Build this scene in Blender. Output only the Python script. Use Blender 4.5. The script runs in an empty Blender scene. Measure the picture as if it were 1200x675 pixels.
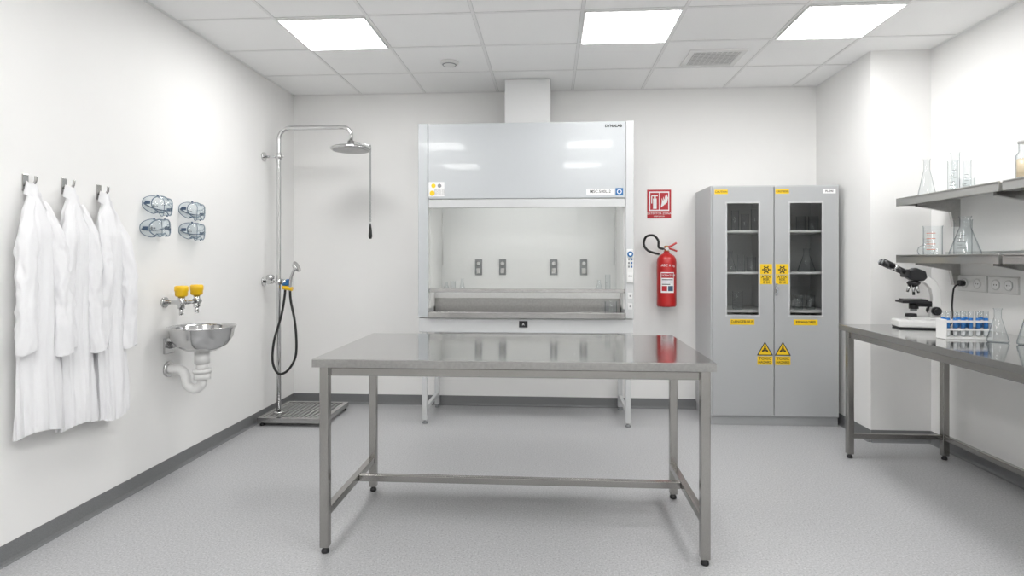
import bpy, bmesh, math, random
from mathutils import Matrix, Vector, noise
random.seed(7)
sc = bpy.context.scene
COL = sc.collection
try:
    sc.view_settings.view_transform = 'Standard'
except Exception:
    pass

# ------------------------------------------------------------------ materials
def new_mat(name):
    m = bpy.data.materials.new(name); m.use_nodes = True
    nt = m.node_tree; b = nt.nodes.get('Principled BSDF')
    return m, nt, b

def pbr(name, col, rough=0.5, metal=0.0, spec=None, noise=0.0, nscale=40.0, bump=0.0, bscale=200.0, coat=0.0, emit=None, estr=0.0, stretch=None, bdist=0.002):
    m, nt, b = new_mat(name)
    c = (col[0], col[1], col[2], 1)
    b.inputs['Base Color'].default_value = c
    b.inputs['Roughness'].default_value = rough
    b.inputs['Metallic'].default_value = metal
    if spec is not None: b.inputs['Specular IOR Level'].default_value = spec
    if coat: b.inputs['Coat Weight'].default_value = coat
    tc = nt.nodes.new('ShaderNodeTexCoord')
    mp = nt.nodes.new('ShaderNodeMapping')
    nt.links.new(tc.outputs['Object'], mp.inputs['Vector'])
    if stretch: mp.inputs['Scale'].default_value = stretch
    n = nt.nodes.new('ShaderNodeTexNoise'); n.inputs['Scale'].default_value = nscale
    n.inputs['Detail'].default_value = 3
    nt.links.new(mp.outputs[0], n.inputs['Vector'])
    r = nt.nodes.new('ShaderNodeValToRGB')
    k = max(noise, 0.004)
    r.color_ramp.elements[0].position = 0.3; r.color_ramp.elements[1].position = 0.7
    r.color_ramp.elements[0].color = tuple(max(0, v*(1-k)) for v in col) + (1,)
    r.color_ramp.elements[1].color = tuple(min(1, v*(1+k)) for v in col) + (1,)
    nt.links.new(n.outputs['Fac'], r.inputs['Fac'])
    nt.links.new(r.outputs['Color'], b.inputs['Base Color'])
    if bump:
        n2 = nt.nodes.new('ShaderNodeTexNoise'); n2.inputs['Scale'].default_value = bscale
        nt.links.new(mp.outputs[0], n2.inputs['Vector'])
        bp = nt.nodes.new('ShaderNodeBump'); bp.inputs['Strength'].default_value = bump
        bp.inputs['Distance'].default_value = bdist
        nt.links.new(n2.outputs['Fac'], bp.inputs['Height'])
        nt.links.new(bp.outputs[0], b.inputs['Normal'])
    if emit:
        b.inputs['Emission Color'].default_value = emit + (1,)
        b.inputs['Emission Strength'].default_value = estr
    return m

def glass_mat(name, tint=(0.97, 0.985, 0.98), edge=(0.8, 0.84, 0.85), rough=0.02, refl=0.5, frosted=0.0, start=0.55):
    m, nt, b = new_mat(name)
    nt.nodes.remove(b)
    out = nt.nodes['Material Output']
    tr = nt.nodes.new('ShaderNodeBsdfTransparent')
    gl = nt.nodes.new('ShaderNodeBsdfGlossy'); gl.inputs['Roughness'].default_value = rough
    lw = nt.nodes.new('ShaderNodeLayerWeight'); lw.inputs['Blend'].default_value = 0.5
    pw = nt.nodes.new('ShaderNodeMath'); pw.operation = 'POWER'; pw.inputs[1].default_value = 4.0
    ma = nt.nodes.new('ShaderNodeMath'); ma.operation = 'MULTIPLY_ADD'; ma.inputs[1].default_value = refl; ma.inputs[2].default_value = 0.045
    nt.links.new(lw.outputs['Facing'], pw.inputs[0]); nt.links.new(pw.outputs[0], ma.inputs[0])
    rp = nt.nodes.new('ShaderNodeValToRGB')
    rp.color_ramp.elements[0].position = start; rp.color_ramp.elements[0].color = tint + (1,)
    rp.color_ramp.elements[1].position = 1.0; rp.color_ramp.elements[1].color = edge + (1,)
    nt.links.new(lw.outputs['Facing'], rp.inputs['Fac'])
    nt.links.new(rp.outputs[0], tr.inputs['Color'])
    last = tr.outputs[0]
    if frosted:
        df = nt.nodes.new('ShaderNodeBsdfTranslucent'); df.inputs['Color'].default_value = (.8, .88, .93, 1)
        d2 = nt.nodes.new('ShaderNodeBsdfDiffuse'); d2.inputs['Color'].default_value = (.68, .79, .86, 1)
        m1 = nt.nodes.new('ShaderNodeMixShader'); m1.inputs[0].default_value = .6
        nt.links.new(df.outputs[0], m1.inputs[1]); nt.links.new(d2.outputs[0], m1.inputs[2])
        m2 = nt.nodes.new('ShaderNodeMixShader'); m2.inputs[0].default_value = frosted
        nt.links.new(last, m2.inputs[1]); nt.links.new(m1.outputs[0], m2.inputs[2]); last = m2.outputs[0]
    mx = nt.nodes.new('ShaderNodeMixShader')
    nt.links.new(ma.outputs[0], mx.inputs[0])
    nt.links.new(last, mx.inputs[1]); nt.links.new(gl.outputs[0], mx.inputs[2])
    nt.links.new(mx.outputs[0], out.inputs['Surface'])
    return m

M_wall = pbr('wall_paint', (0.86, 0.856, 0.845), 0.55, noise=0.006, nscale=3, bump=0.08, bscale=300)
M_ceil = pbr('ceiling_tile', (0.96, 0.96, 0.955), 0.9, noise=0.012, nscale=160, bump=0.3, bscale=260)
M_tbar = pbr('ceiling_bar', (0.86, 0.86, 0.855), 0.5)
M_base = pbr('vinyl_skirting', (0.18, 0.183, 0.188), 0.5, noise=0.10, nscale=220)
M_steel = pbr('brushed_steel', (0.50, 0.495, 0.485), 0.2, 1.0, noise=0.06, nscale=60, stretch=(1, 40, 1))
M_edge = pbr('steel_edge', (0.40, 0.395, 0.385), 0.28, 1.0, noise=0.08, nscale=60, stretch=(1, 40, 1))
M_lsteel = pbr('light_brushed_steel', (0.66, 0.66, 0.65), 0.32, 1.0, noise=0.04, nscale=60, stretch=(1, 40, 1))
M_top = pbr('steel_worktop', (0.50, 0.50, 0.495), 0.10, 1.0, noise=0.07, nscale=50, stretch=(1, 50, 1))
M_leg = pbr('steel_leg', (0.38, 0.37, 0.355), 0.24, 1.0, noise=0.08, nscale=60, stretch=(30, 30, 1))
M_chrome = pbr('chrome', (0.62, 0.62, 0.62), 0.12, 1.0)
M_dsteel = pbr('grating_steel', (0.46, 0.46, 0.46), 0.4, 1.0, noise=0.1)
M_hood = pbr('hood_paint', (0.50, 0.522, 0.54), 0.25, coat=0.3)
M_hood2 = pbr('hood_frame_paint', (0.58, 0.59, 0.595), 0.35)
M_duct = pbr('duct_paint', (0.74, 0.745, 0.745), 0.4)
M_liner = pbr('hood_liner', (0.80, 0.80, 0.79), 0.25)
M_cab = pbr('cabinet_paint', (0.42, 0.43, 0.437), 0.38)
M_cab2 = pbr('cabinet_body_paint', (0.52, 0.53, 0.535), 0.4)
M_cabin = pbr('cabinet_inside', (0.52, 0.53, 0.53), 0.6)
M_black = pbr('black_plastic', (0.015, 0.015, 0.017), 0.35)
M_rubber = pbr('black_rubber', (0.012, 0.012, 0.012), 0.55)
M_white = pbr('white_plastic', (0.78, 0.78, 0.77), 0.35)
M_bar = pbr('off_white_plastic', (0.62, 0.62, 0.61), 0.45)
M_grey = pbr('grey_plastic', (0.25, 0.26, 0.265), 0.45)
M_dgrey = pbr('vent_shadow_grey', (0.10, 0.10, 0.10), 0.6)
M_line = pbr('tile_joint_grey', (0.30, 0.30, 0.30), 0.6)
M_red = pbr('red_paint', (0.50, 0.010, 0.010), 0.28, coat=0.4)
M_redsign = pbr('sign_red', (0.46, 0.015, 0.025), 0.45)
M_yel = pbr('yellow_label', (0.85, 0.56, 0.008), 0.5)
M_yelp = pbr('yellow_plastic', (0.85, 0.52, 0.008), 0.35)
M_paper = pbr('label_white', (0.82, 0.82, 0.82), 0.5)
M_blue = pbr('blue_plastic', (0.01, 0.13, 0.35), 0.35)
M_navy = pbr('navy_plastic', (0.05, 0.09, 0.16), 0.4)
M_rim = pbr('goggle_rim', (0.13, 0.18, 0.24), 0.35)
M_ink = pbr('ink', (0.015, 0.015, 0.015), 0.6)
M_cloth = pbr('white_cotton', (0.80, 0.80, 0.815), 0.85, noise=0.01, nscale=300, bump=0.5, bscale=14, stretch=(1, 1, .35), bdist=.02)
M_bluel = pbr('blue_liquid', (0.03, 0.20, 0.58), 0.15)
M_orange = pbr('cream_liquid', (0.82, 0.66, 0.45), 0.2)
M_mark = pbr('orange_print', (0.70, 0.25, 0.15), 0.5)
M_brass = pbr('brass', (0.60, 0.42, 0.15), 0.3, 1.0)
M_glass = glass_mat('lab_glass', (0.95, 0.965, 0.97), (0.34, 0.40, 0.43), .02, .35, start=.45)
M_pane = glass_mat('hood_glass', (0.97, 0.98, 0.975), (0.95, 0.96, 0.955), 0.01, .6)
M_pane2 = glass_mat('cabinet_glass', (0.74, 0.75, 0.75), (0.7, 0.72, 0.72), 0.02, .8)
M_gog = glass_mat('goggle_lens', (0.93, 0.96, 0.975), (0.52, 0.64, 0.72), 0.05, .4, frosted=.10)
M_light = pbr('light_diffuser', (0.9, 0.9, 0.9), 0.6, emit=(1.0, 0.995, 0.985), estr=19.3)
M_lamp = pbr('hood_lamp', (0.9, 0.9, 0.9), 0.6, emit=(1.0, 1.0, 0.98), estr=9.0)

def floor_material():
    m, nt, b = new_mat('speckled_vinyl')
    tc = nt.nodes.new('ShaderNodeTexCoord')
    n = nt.nodes.new('ShaderNodeTexNoise'); n.inputs['Scale'].default_value = 110; n.inputs['Detail'].default_value = 4
    n.inputs['Roughness'].default_value = 0.75
    nt.links.new(tc.outputs['Object'], n.inputs['Vector'])
    r = nt.nodes.new('ShaderNodeValToRGB')
    e = r.color_ramp.elements
    e[0].position = 0.34; e[0].color = (0.27, 0.273, 0.28, 1)
    e[1].position = 0.66; e[1].color = (0.585, 0.585, 0.595, 1)
    x = e.new(0.46); x.color = (0.42, 0.423, 0.432, 1)
    x = e.new(0.54); x.color = (0.45, 0.453, 0.462, 1)
    nt.links.new(n.outputs['Fac'], r.inputs['Fac'])
    nt.links.new(r.outputs[0], b.inputs['Base Color'])
    b.inputs['Roughness'].default_value = 0.42
    return m
M_floor = floor_material()

# ------------------------------------------------------------------ builder
def catmull(pts, n=8, closed=False):
    P = [Vector(p) for p in pts]; out = []
    N = len(P)
    rng = range(N) if closed else range(N-1)
    for i in rng:
        if closed:
            p0, p1, p2, p3 = P[(i-1) % N], P[i], P[(i+1) % N], P[(i+2) % N]
        else:
            p0 = P[i-1] if i > 0 else P[0]*2-P[1]
            p1 = P[i]; p2 = P[i+1]
            p3 = P[i+2] if i+2 < N else P[-1]*2-P[-2]
        for k in range(n):
            t = k/n
            out.append(0.5*((2*p1)+(-p0+p2)*t+(2*p0-5*p1+4*p2-p3)*t*t+(-p0+3*p1-3*p2+p3)*t**3))
    if not closed: out.append(P[-1])
    return out

class MB:
    def __init__(s):
        s.bm = bmesh.new(); s.mats = []
    def mi(s, m):
        if m not in s.mats: s.mats.append(m)
        return s.mats.index(m)
    def box(s, x0, x1, y0, y1, z0, z1, mat, bev=0.0, M=None, seg=2):
        tb = bmesh.new()
        bmesh.ops.create_cube(tb, size=1.0)
        for v in tb.verts:
            v.co = Vector(((x0+x1)/2+v.co.x*(x1-x0), (y0+y1)/2+v.co.y*(y1-y0), (z0+z1)/2+v.co.z*(z1-z0)))
        if bev:
            bmesh.ops.bevel(tb, geom=list(tb.edges), offset=bev, segments=seg, affect='EDGES', profile=0.5)
        s._merge(tb, mat, M, smooth=False)
    def _merge(s, tb, mat, M=None, smooth=False):
        idx = s.mi(mat)
        mp = {}
        for v in tb.verts:
            co = v.co.copy()
            if M is not None: co = M @ co
            mp[v] = s.bm.verts.new(co)
        for f in tb.faces:
            try:
                nf = s.bm.faces.new([mp[v] for v in f.verts])
                nf.material_index = idx; nf.smooth = smooth or f.smooth
            except ValueError:
                pass
        tb.free()
    def rings(s, rings, mat, cap0=True, cap1=True, smooth=True, closed=False, M=None):
        idx = s.mi(mat); R = []
        for r in rings:
            R.append([s.bm.verts.new((M @ Vector(p)) if M is not None else Vector(p)) for p in r])
        n = len(R[0]); m = len(R)
        for i in range(m if closed else m-1):
            a, b = R[i], R[(i+1) % m]
            for j in range(n):
                k = (j+1) % n
                try:
                    f = s.bm.faces.new([a[j], a[k], b[k], b[j]]); f.material_index = idx; f.smooth = smooth
                except ValueError: pass
        if not closed:
            if cap0:
                f = s.bm.faces.new(list(reversed(R[0]))); f.material_index = idx
            if cap1:
                f = s.bm.faces.new(R[-1]); f.material_index = idx
    def tube(s, pts, r, mat, seg=12, cap=True, closed=False, flat=1.0):
        P = [Vector(p) for p in pts]; n = len(P)
        rings = []; up = None
        for i in range(n):
            if closed: t = P[(i+1) % n]-P[(i-1) % n]
            else: t = P[min(i+1, n-1)]-P[max(i-1, 0)]
            t.normalize()
            if up is None:
                up = Vector((0, 0, 1)) if abs(t.z) < 0.9 else Vector((0, 1, 0))
            a = (up - t*up.dot(t)).normalized(); b = t.cross(a); up = a
            rr = r[i] if isinstance(r, (list, tuple)) else r
            rings.append([P[i]+a*math.cos(2*math.pi*k/seg)*rr+b*math.sin(2*math.pi*k/seg)*rr*flat for k in range(seg)])
        s.rings(rings, mat, cap, cap, True, closed)
    def cyl(s, p0, p1, r, mat, r2=None, seg=24, cap=True):
        s.tube([p0, p1], [r, r if r2 is None else r2], mat, seg, cap)
    def lathe(s, prof, mat, o=(0, 0, 0), seg=32, M=None, cap0=False, cap1=False):
        rings = []
        for (r, z) in prof:
            r = max(r, 0.0004)
            rings.append([(o[0]+r*math.cos(2*math.pi*k/seg), o[1]+r*math.sin(2*math.pi*k/seg), o[2]+z) for k in range(seg)])
        s.rings(rings, mat, cap0, cap1, True, False, M)
    def prism(s, pts, d0, d1, mat, M=None, axis='y', bev=0):
        tb = bmesh.new()
        a = [tb.verts.new((p[0], d0, p[1])) for p in pts]
        b = [tb.verts.new((p[0], d1, p[1])) for p in pts]
        tb.faces.new(a); tb.faces.new(list(reversed(b)))
        n = len(pts)
        for i in range(n):
            j = (i+1) % n
            tb.faces.new([a[j], a[i], b[i], b[j]])
        bmesh.ops.recalc_face_normals(tb, faces=tb.faces)
        if bev:
            bmesh.ops.bevel(tb, geom=list(tb.edges), offset=bev, segments=2, affect='EDGES', profile=0.5)
        s._merge(tb, mat, M)
    def frame(s, x0, x1, z0, z1, ix0, ix1, iz0, iz1, y0, y1, mat, M=None):
        tb = bmesh.new()
        O = [(x0, z0), (x1, z0), (x1, z1), (x0, z1)]; I = [(ix0, iz0), (ix1, iz0), (ix1, iz1), (ix0, iz1)]
        of = [tb.verts.new((p[0], y0, p[1])) for p in O]; inf = [tb.verts.new((p[0], y0, p[1])) for p in I]
        ob = [tb.verts.new((p[0], y1, p[1])) for p in O]; ib = [tb.verts.new((p[0], y1, p[1])) for p in I]
        for i in range(4):
            j = (i+1) % 4
            tb.faces.new([of[i], of[j], inf[j], inf[i]])
            tb.faces.new([ob[j], ob[i], ib[i], ib[j]])
            tb.faces.new([of[j], of[i], ob[i], ob[j]])
            tb.faces.new([inf[i], inf[j], ib[j], ib[i]])
        bmesh.ops.recalc_face_normals(tb, faces=tb.faces)
        s._merge(tb, mat, M)
    def text(s, txt, size, M, mat, sx=1.0, bold=0.0):
        cu = bpy.data.curves.new('t', 'FONT'); cu.body = txt; cu.size = size; cu.offset = bold
        cu.align_x = 'CENTER'; cu.align_y = 'CENTER'; cu.resolution_u = 2
        ob = bpy.data.objects.new('t', cu); COL.objects.link(ob)
        bpy.context.view_layer.update()
        me = bpy.data.meshes.new_from_object(ob.evaluated_get(bpy.context.evaluated_depsgraph_get()))
        tb = bmesh.new(); tb.from_mesh(me)
        for v in tb.verts: v.co.x *= sx
        s._merge(tb, mat, M)
        bpy.data.objects.remove(ob); bpy.data.curves.remove(cu); bpy.data.meshes.remove(me)
    def disc(s, r, mat, M, seg=28):
        idx = s.mi(mat)
        vs = [s.bm.verts.new(M @ Vector((r*math.cos(2*math.pi*k/seg), r*math.sin(2*math.pi*k/seg), 0))) for k in range(seg)]
        f = s.bm.faces.new(vs); f.material_index = idx
    def poly(s, pts, mat, M=None):
        idx = s.mi(mat)
        f = s.bm.faces.new([s.bm.verts.new((M @ Vector(p)) if M is not None else Vector(p)) for p in pts]); f.material_index = idx
    def mesh(s, name, inv=None):
        if inv is not None:
            for v in s.bm.verts: v.co = inv @ v.co
        bmesh.ops.recalc_face_normals(s.bm, faces=s.bm.faces)
        me = bpy.data.meshes.new(name); s.bm.to_mesh(me); s.bm.free()
        for m in s.mats: me.materials.append(m)
        return me

def front(x, y, z):
    return Matrix.Translation((x, y, z)) @ Matrix.Rotation(math.radians(90), 4, 'X')

def thing(name, label, cat, loc=(0, 0, 0), rz=0.0, group=None):
    o = bpy.data.objects.new(name, None); o.empty_display_size = 0.05
    o.location = loc; o.rotation_euler = (0, 0, rz)
    COL.objects.link(o)
    o['label'] = label; o['category'] = cat
    if group: o['group'] = group
    return o
def mat_of(o):
    return Matrix.Translation(o.location) @ o.rotation_euler.to_matrix().to_4x4()
def part(parent, name, mb, world=True, label=None, top=None):
    inv = None
    if world:
        m = mat_of(parent)
        if parent.parent: m = mat_of(parent.parent) @ m
        inv = m.inverted()
    me = mb.mesh(name, inv)
    o = bpy.data.objects.new(name, me); COL.objects.link(o)
    o.parent = parent
    if label: o['label'] = label
    return o
def part0(parent, root, name, mb, label=None):
    me = mb.mesh(name, mat_of(root).inverted()); o = bpy.data.objects.new(name, me); COL.objects.link(o); o.parent = parent
    if label: o['label'] = label
    return o
def structure(name, mb):
    o = bpy.data.objects.new(name, mb.mesh(name)); COL.objects.link(o); o['kind'] = 'structure'
    return o
def clone(src, loc, rz=None, label=None):
    c = src.copy(); c.location = loc
    if rz is not None: c.rotation_euler = (0, 0, rz)
    COL.objects.link(c)
    if label: c['label'] = label
    for ch in src.children:
        d = ch.copy(); d.parent = c; COL.objects.link(d)
        for g in ch.children:
            e = g.copy(); e.parent = d; COL.objects.link(e)
    return c

# ------------------------------------------------------------------ room shell
XL, XR, YB, YF, H = -2.42, 2.80, 5.50, -1.60, 2.90
PX, PY = 2.37, 4.59
def sbox(name, a, mat):
    b = MB(); b.box(*a, mat); return structure(name, b)
sbox('floor', (XL-.1, XR+.1, YF-.1, YB+.1, -0.1, 0), M_floor)
sbox('ceiling', (XL-.1, XR+.1, YF-.1, YB+.1, H, H+.1), M_ceil)
sbox('wall_left', (XL-.1, XL, YF, YB, 0, H), M_wall)
sbox('wall_right', (XR, XR+.1, YF, YB, 0, H), M_wall)
sbox('wall_back', (XL-.1, XR+.1, YB, YB+.1, 0, H), M_wall)
sbox('wall_front', (XL-.1, XR+.1, YF-.1, YF, 0, H), M_wall)
sbox('wall_corner', (PX, XR, PY, YB, 0, H), M_wall)
def cove(name, segs):
    b = MB()
    for (p, q, n) in segs:
        p, q, n = Vector((p[0], p[1], 0)), Vector((q[0], q[1], 0)), Vector((n[0], n[1], 0))
        prof = [(0.0005, 0.0005), (0.022, 0.0005), (0.010, 0.006), (0.005, 0.018), (0.004, 0.090), (0.0005, 0.090)]
        rr = [[v+n*a+Vector((0, 0, z)) for (a, z) in prof] for v in (p, q)]
        b.rings(rr, M_base, True, True, False)
    structure(name, b)
cove('baseboard_left', [((XL, YF), (XL, YB), (1, 0))])
cove('baseboard_back', [((XL, YB), (PX, YB), (0, -1))])
cove('baseboard_right', [((XR, YF), (XR, PY), (-1, 0))])
cove('baseboard_corner', [((PX, YB), (PX, PY), (-1, 0)), ((PX, PY), (XR, PY), (0, -1))])

GX = [-1.77, -1.165, -0.485, 0.20, 0.83, 1.555, 2.16]
GY = [4.90, 4.30, 3.72, 3.12, 2.52, 1.92, 1.32, 0.72, 0.12, -0.48, -1.08]
b = MB()
for x in GX: b.box(x-.010, x+.010, YF, YB, H-.003, H-.0005, M_tbar)
for y in GY: b.box(XL, XR, y-.010, y+.010, H-.0028, H-.0005, M_tbar)
b.box(XL, XL+.02, YF, YB, H-.0026, H-.0005, M_tbar)
b.box(XL, PX, YB-.02, YB, H-.0026, H-.0005, M_tbar)
b.box(XR-.02, XR, YF, PY, H-.0026, H-.0005, M_tbar)
for x in GX:
    for s in (-.0115, .0105): b.box(x+s, x+s+.0012, YF, YB, H-.0008, H-.0003, M_line)
for y in GY:
    for s in (-.0115, .0105): b.box(XL, XR, y+s, y+s+.0012, H-.0008, H-.0003, M_line)
structure('trim_1', b)

LX = [(-1.77, -1.165), (0.20, 0.83), (1.555, 2.16)]
for (y0, y1) in ((3.72, 4.30), (1.32, 1.92), (-0.48, 0.12)):
    for (x0, x1) in LX:
        cx, cy = (x0+x1)/2, (y0+y1)/2
        hx, hy = (x1-x0)/2-.012, (y1-y0)/2-.012
        t = thing('ceiling_light', 'square white recessed led panel glowing in the tiled ceiling', 'ceiling light', (cx, cy, H), group='led panels in the ceiling')
        b = MB(); M = Matrix.Translation((cx, cy, H-.005)) @ Matrix.Rotation(math.radians(-90), 4, 'X')
        b.frame(-hx, hx, -hy, hy, -hx+.012, hx-.012, -hy+.012, hy-.012, -.0045, .006, M_tbar, M)
        part(t, 'light_frame', b)
        b = MB(); b.box(cx-hx+.0125, cx+hx-.0125, cy-hy+.0125, cy+hy-.0125, H-.013, H-.001, M_light)
        part(t, 'light_diffuser', b)

t = thing('ceiling_vent', 'square white louvred air vent set in a ceiling tile', 'vent', (1.24, 4.66, H))
b = MB(); M = Matrix.Translation((1.24, 4.66, H-.006)) @ Matrix.Rotation(math.radians(-90), 4, 'X')
b.frame(-.21, .21, -.19, .19, -.172, .172, -.155, .155, -.006, .006, M_white, M)
part(t, 'vent_frame', b)
b = MB(); b.box(1.065, 1.415, 4.50, 4.82, H-.002, H-.0006, M_dgrey)
for i in range(12):
    y = 4.518+i*.026; b.box(1.069, 1.411, y-.0065, y+.0065, H-.0105, H-.008, M_white, M=None)
for i in range(9):
    x = 1.085+i*.039; b.box(x-.003, x+.003, 4.506, 4.814, H-.0075, H-.004, M_bar)
part(t, 'vent_louvres', b)
t = thing('smoke_detector', 'small round white smoke detector on the ceiling', 'smoke detector', (-.79, 4.64, H))
b = MB(); b.lathe([(0, -.035), (.03, -.034), (.045, -.024), (.062, -.018), (.072, -.012), (.074, -.0005), (0, -.0005)], M_white, (-.79, 4.64, H))
part(t, 'detector_body', b)
b = MB(); b.lathe([(.047, -.0245), (.052, -.026), (.056, -.0215)], M_grey, (-.79, 4.64, H))
part(t, 'detector_ring', b)

# ------------------------------------------------------------------ steel tables
def steel_table(label, x0, x1, y0, y1, h, legs, stret, name='steel_table'):
    t = thing(name, label, 'table', ((x0+x1)/2, (y0+y1)/2, 0))
    b = MB(); b.box(x0, x1, y0, y1, h-.003, h, M_top)
    b.box(x0, x1, y0, y0+.012, h-.038, h-.003, M_edge); b.box(x0, x1, y1-.012, y1, h-.038, h-.003, M_edge)
    b.box(x0, x0+.012, y0+.012, y1-.012, h-.038, h-.003, M_edge); b.box(x1-.012, x1, y0+.012, y1-.012, h-.038, h-.003, M_edge)
    b.box(x0+.012, x1-.012, y0+.012, y1-.012, h-.02, h-.004, M_leg)
    part(t, 'tabletop', b)
    for (x, y) in legs:
        b = MB(); b.box(x-.021, x+.021, y-.021, y+.021, .028, h-.02, M_leg, .004)
        l = part(t, 'leg', b)
        b = MB(); b.lathe([(0, 0), (.017, 0), (.019, .005), (.017, .016), (.012, .02), (.012, .029), (0, .029)], M_black, (x, y, 0.0005), 20)
        part(l, 'foot', b, label='black adjustable foot')
    for sbx in stret:
        b = MB(); b.box(*sbx, M_leg, .003); part(t, 'stretcher', b)
    return t
steel_table('large brushed stainless steel work table with H-shaped lower frame', -1.09, .728, 2.67, 3.63, .90,
    [(-1.04, 2.705), (.685, 2.705), (-1.035, 3.44), (.695, 3.44)],
    [(-1.055, -1.02, 2.727, 3.418, .17, .205), (.672, .707, 2.727, 3.418, .17, .205), (-1.019, .671, 3.13, 3.165, .17, .205),
     (-1.01, .66, 2.695, 2.72, .82, .858), (-1.01, .67, 3.43, 3.455, .82, .858)])
steel_table('long stainless steel wall bench holding a microscope and glassware', 2.0, 2.775, 1.55, 4.29, .905,
    [(2.04, 4.22), (2.66, 4.22), (2.04, 1.62), (2.66, 1.62)],
    [(2.062, 2.638, 4.205, 4.235, .135, .168), (2.645, 2.675, 1.642, 4.198, .135, .168),
     (2.03, 2.05, 1.642, 4.198, .82, .862), (2.65, 2.67, 1.642, 4.198, .82, .862)], name='steel_bench')

# ------------------------------------------------------------------ fume hood
HX0, HX1, HY, HB = -1.085, .67, 4.85, 5.47
t = hood = thing('fume_hood', 'large pale grey laboratory fume hood with a glass sash', 'fume hood', ((HX0+HX1)/2, 5.16, 0))
b = MB()
b.prism([(HX0, .88), (HX0+.08, .88), (HX0+.08, 2.469), (HX0, 2.469)], HY+.02, HB, M_hood2)
b.prism([(HX1-.07, .88), (HX1, .88), (HX1, 2.469), (HX1-.07, 2.469)], HY+.02, HB, M_hood2)
b.box(HX0+.08, HX1-.07, HY+.04, HB, 2.44, 2.469, M_hood2)
b.box(HX0+.08, HX1-.07, HB-.03, HB, .88, 2.44, M_liner)
b.box(HX0+.0805, HX0+.09, HY+.05, HB-.03, .95, 2.44, M_liner)
b.box(HX1-.08, HX1-.0705, HY+.05, HB-.03, .95, 2.44, M_liner)
b.box(HX0+.09, HX1-.08, HY+.06, HB-.03, 2.05, 2.07, M_liner)
part(t, 'hood_body', b)
b = MB(); b.box(HX0, HX0+.082, HY, HY+.02, .875, 2.469, M_hood, .006); part(t, 'front_post', b)
b = MB(); b.box(HX1-.066, HX1, HY, HY+.02, .875, 2.469, M_hood2, .006); part(t, 'front_post', b)
b = MB(); b.box(HX0+.086, HX1-.070, HY-.012, HY+.03, 1.848, 2.463, M_hood, .006)
fas = part(t, 'front_panel', b, label='pale blue grey painted upper front panel')
yl = HY-.0125
b = MB(); b.text('DYNALAB', .030, front(.505, yl-.001, 2.425), M_ink, bold=.0012); part(fas, 'brand_lettering', b)
b = MB(); b.box(-.995, -.865, yl-.0005, yl+.0006, 1.868, 1.985, M_paper)
b.disc(.018, M_yel, front(-.955, yl-.001, 1.955)); b.disc(.016, M_grey, front(-.905, yl-.001, 1.955))
b.disc(.021, M_yel, front(-.965, yl-.001, 1.895))
for i in range(4): b.text('BIOLOGIC 24-B', .012, front(-.905, yl-.001, 1.925-i*.014), M_ink)
part(fas, 'label', b, label='white sticker with yellow marks')
b = MB(); b.box(.290, .515, yl-.0005, yl+.0006, 1.876, 1.920, M_paper); b.text('MSC.500L-2', .034, front(.40, yl-.001, 1.898), M_ink, bold=.0006)
part(fas, 'label', b, label='white model number label')
b = MB(); b.box(.522, .582, yl-.0005, yl+.0006, 1.868, 1.926, M_blue); b.disc(.019, M_paper, front(.552, yl-.001, 1.897)); b.disc(.013, M_blue, front(.552, yl-.0015, 1.897))
part(fas, 'label', b, label='square blue sticker with white ring')
b = MB(); b.box(HX0+.088, HX1-.072, HY-.004, HY+.03, 1.775, 1.842, M_hood2, .004)
part(t, 'sash_header', b)
sash = bpy.data.objects.new('sash', None); COL.objects.link(sash); sash.parent = t
b = MB(); b.poly([(HX0+.092, HY+.036, 1.11), (HX1-.078, HY+.036, 1.11), (HX1-.078, HY+.036, 1.86), (HX0+.092, HY+.036, 1.86)], M_pane); part0(sash, t, 'sash_glass', b)
b = MB(); b.box(HX0+.085, HX1-.07, HY+.024, HY+.048, 1.082, 1.112, M_steel, .003); part0(sash, t, 'sash_rail', b)
b = MB()
b.box(HX0+.09, HX1-.08, HY+.02, HB-.03, .885, .905, M_top)
b.box(HX0+.084, HX1-.068, HY-.02, HY+.02, .872, .925, M_steel, .006)
b.box(HX0+.09, HX1-.08, 5.10, HB-.03, .905, 1.06, M_edge, .004)
b.box(HX0+.09, HX1-.08, 5.085, 5.10, 1.02, 1.072, M_lsteel, .004)
part(t, 'work_surface', b, label='dished stainless steel work surface')
b = MB(); b.box(HX0+.005, HX1-.005, HY+.005, HB, .755, .870, M_hood2, .004)
ap = part(t, 'apron', b)
b = MB(); b.box(-.255, -.185, HY-.001, HY+.006, .80, .852, M_black, .001); b.text('A', .03, front(-.22, HY-.0015, .826), M_paper)
part(ap, 'label', b, label='small black badge')
for (x, y) in ((-1.035, HY+.03), (.625, HY+.03), (-1.035, HB-.05), (.625, HB-.05)):
    b = MB(); b.box(x-.02, x+.02, y-.02, y+.02, .03, .756, M_hood2, .003)
    b.lathe([(0, 0), (.022, 0), (.022, .012), (.01, .016), (.01, .031), (0, .031)], M_grey, (x, y, .0005), 16)
    part(t, 'leg', b)
for x in (-1.035, .625):
    b = MB(); b.box(x-.015, x+.015, HY+.05, HB-.07, .10, .135, M_hood2, .002); part(t, 'stretcher', b)
for x in (-.655, -.435, .03, .30):
    b = MB(); b.box(x-.032, x+.032, HB-.045, HB-.030, 1.21, 1.355, M_grey, .004)
    b.cyl((x, HB-.046, 1.315), (x, HB-.058, 1.315), .017, M_steel, seg=16)
    b.box(x-.018, x+.018, HB-.05, HB-.045, 1.225, 1.275, M_steel, .002)
    part(t, 'service_outlet', b, label='grey service outlet plate')
for x in (-.955, .555):
    b = MB(); b.cyl((x, 5.25, 1.30), (x, 5.25, 1.76), .006, M_bar, seg=10); part(t, 'support_rod', b)
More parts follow.
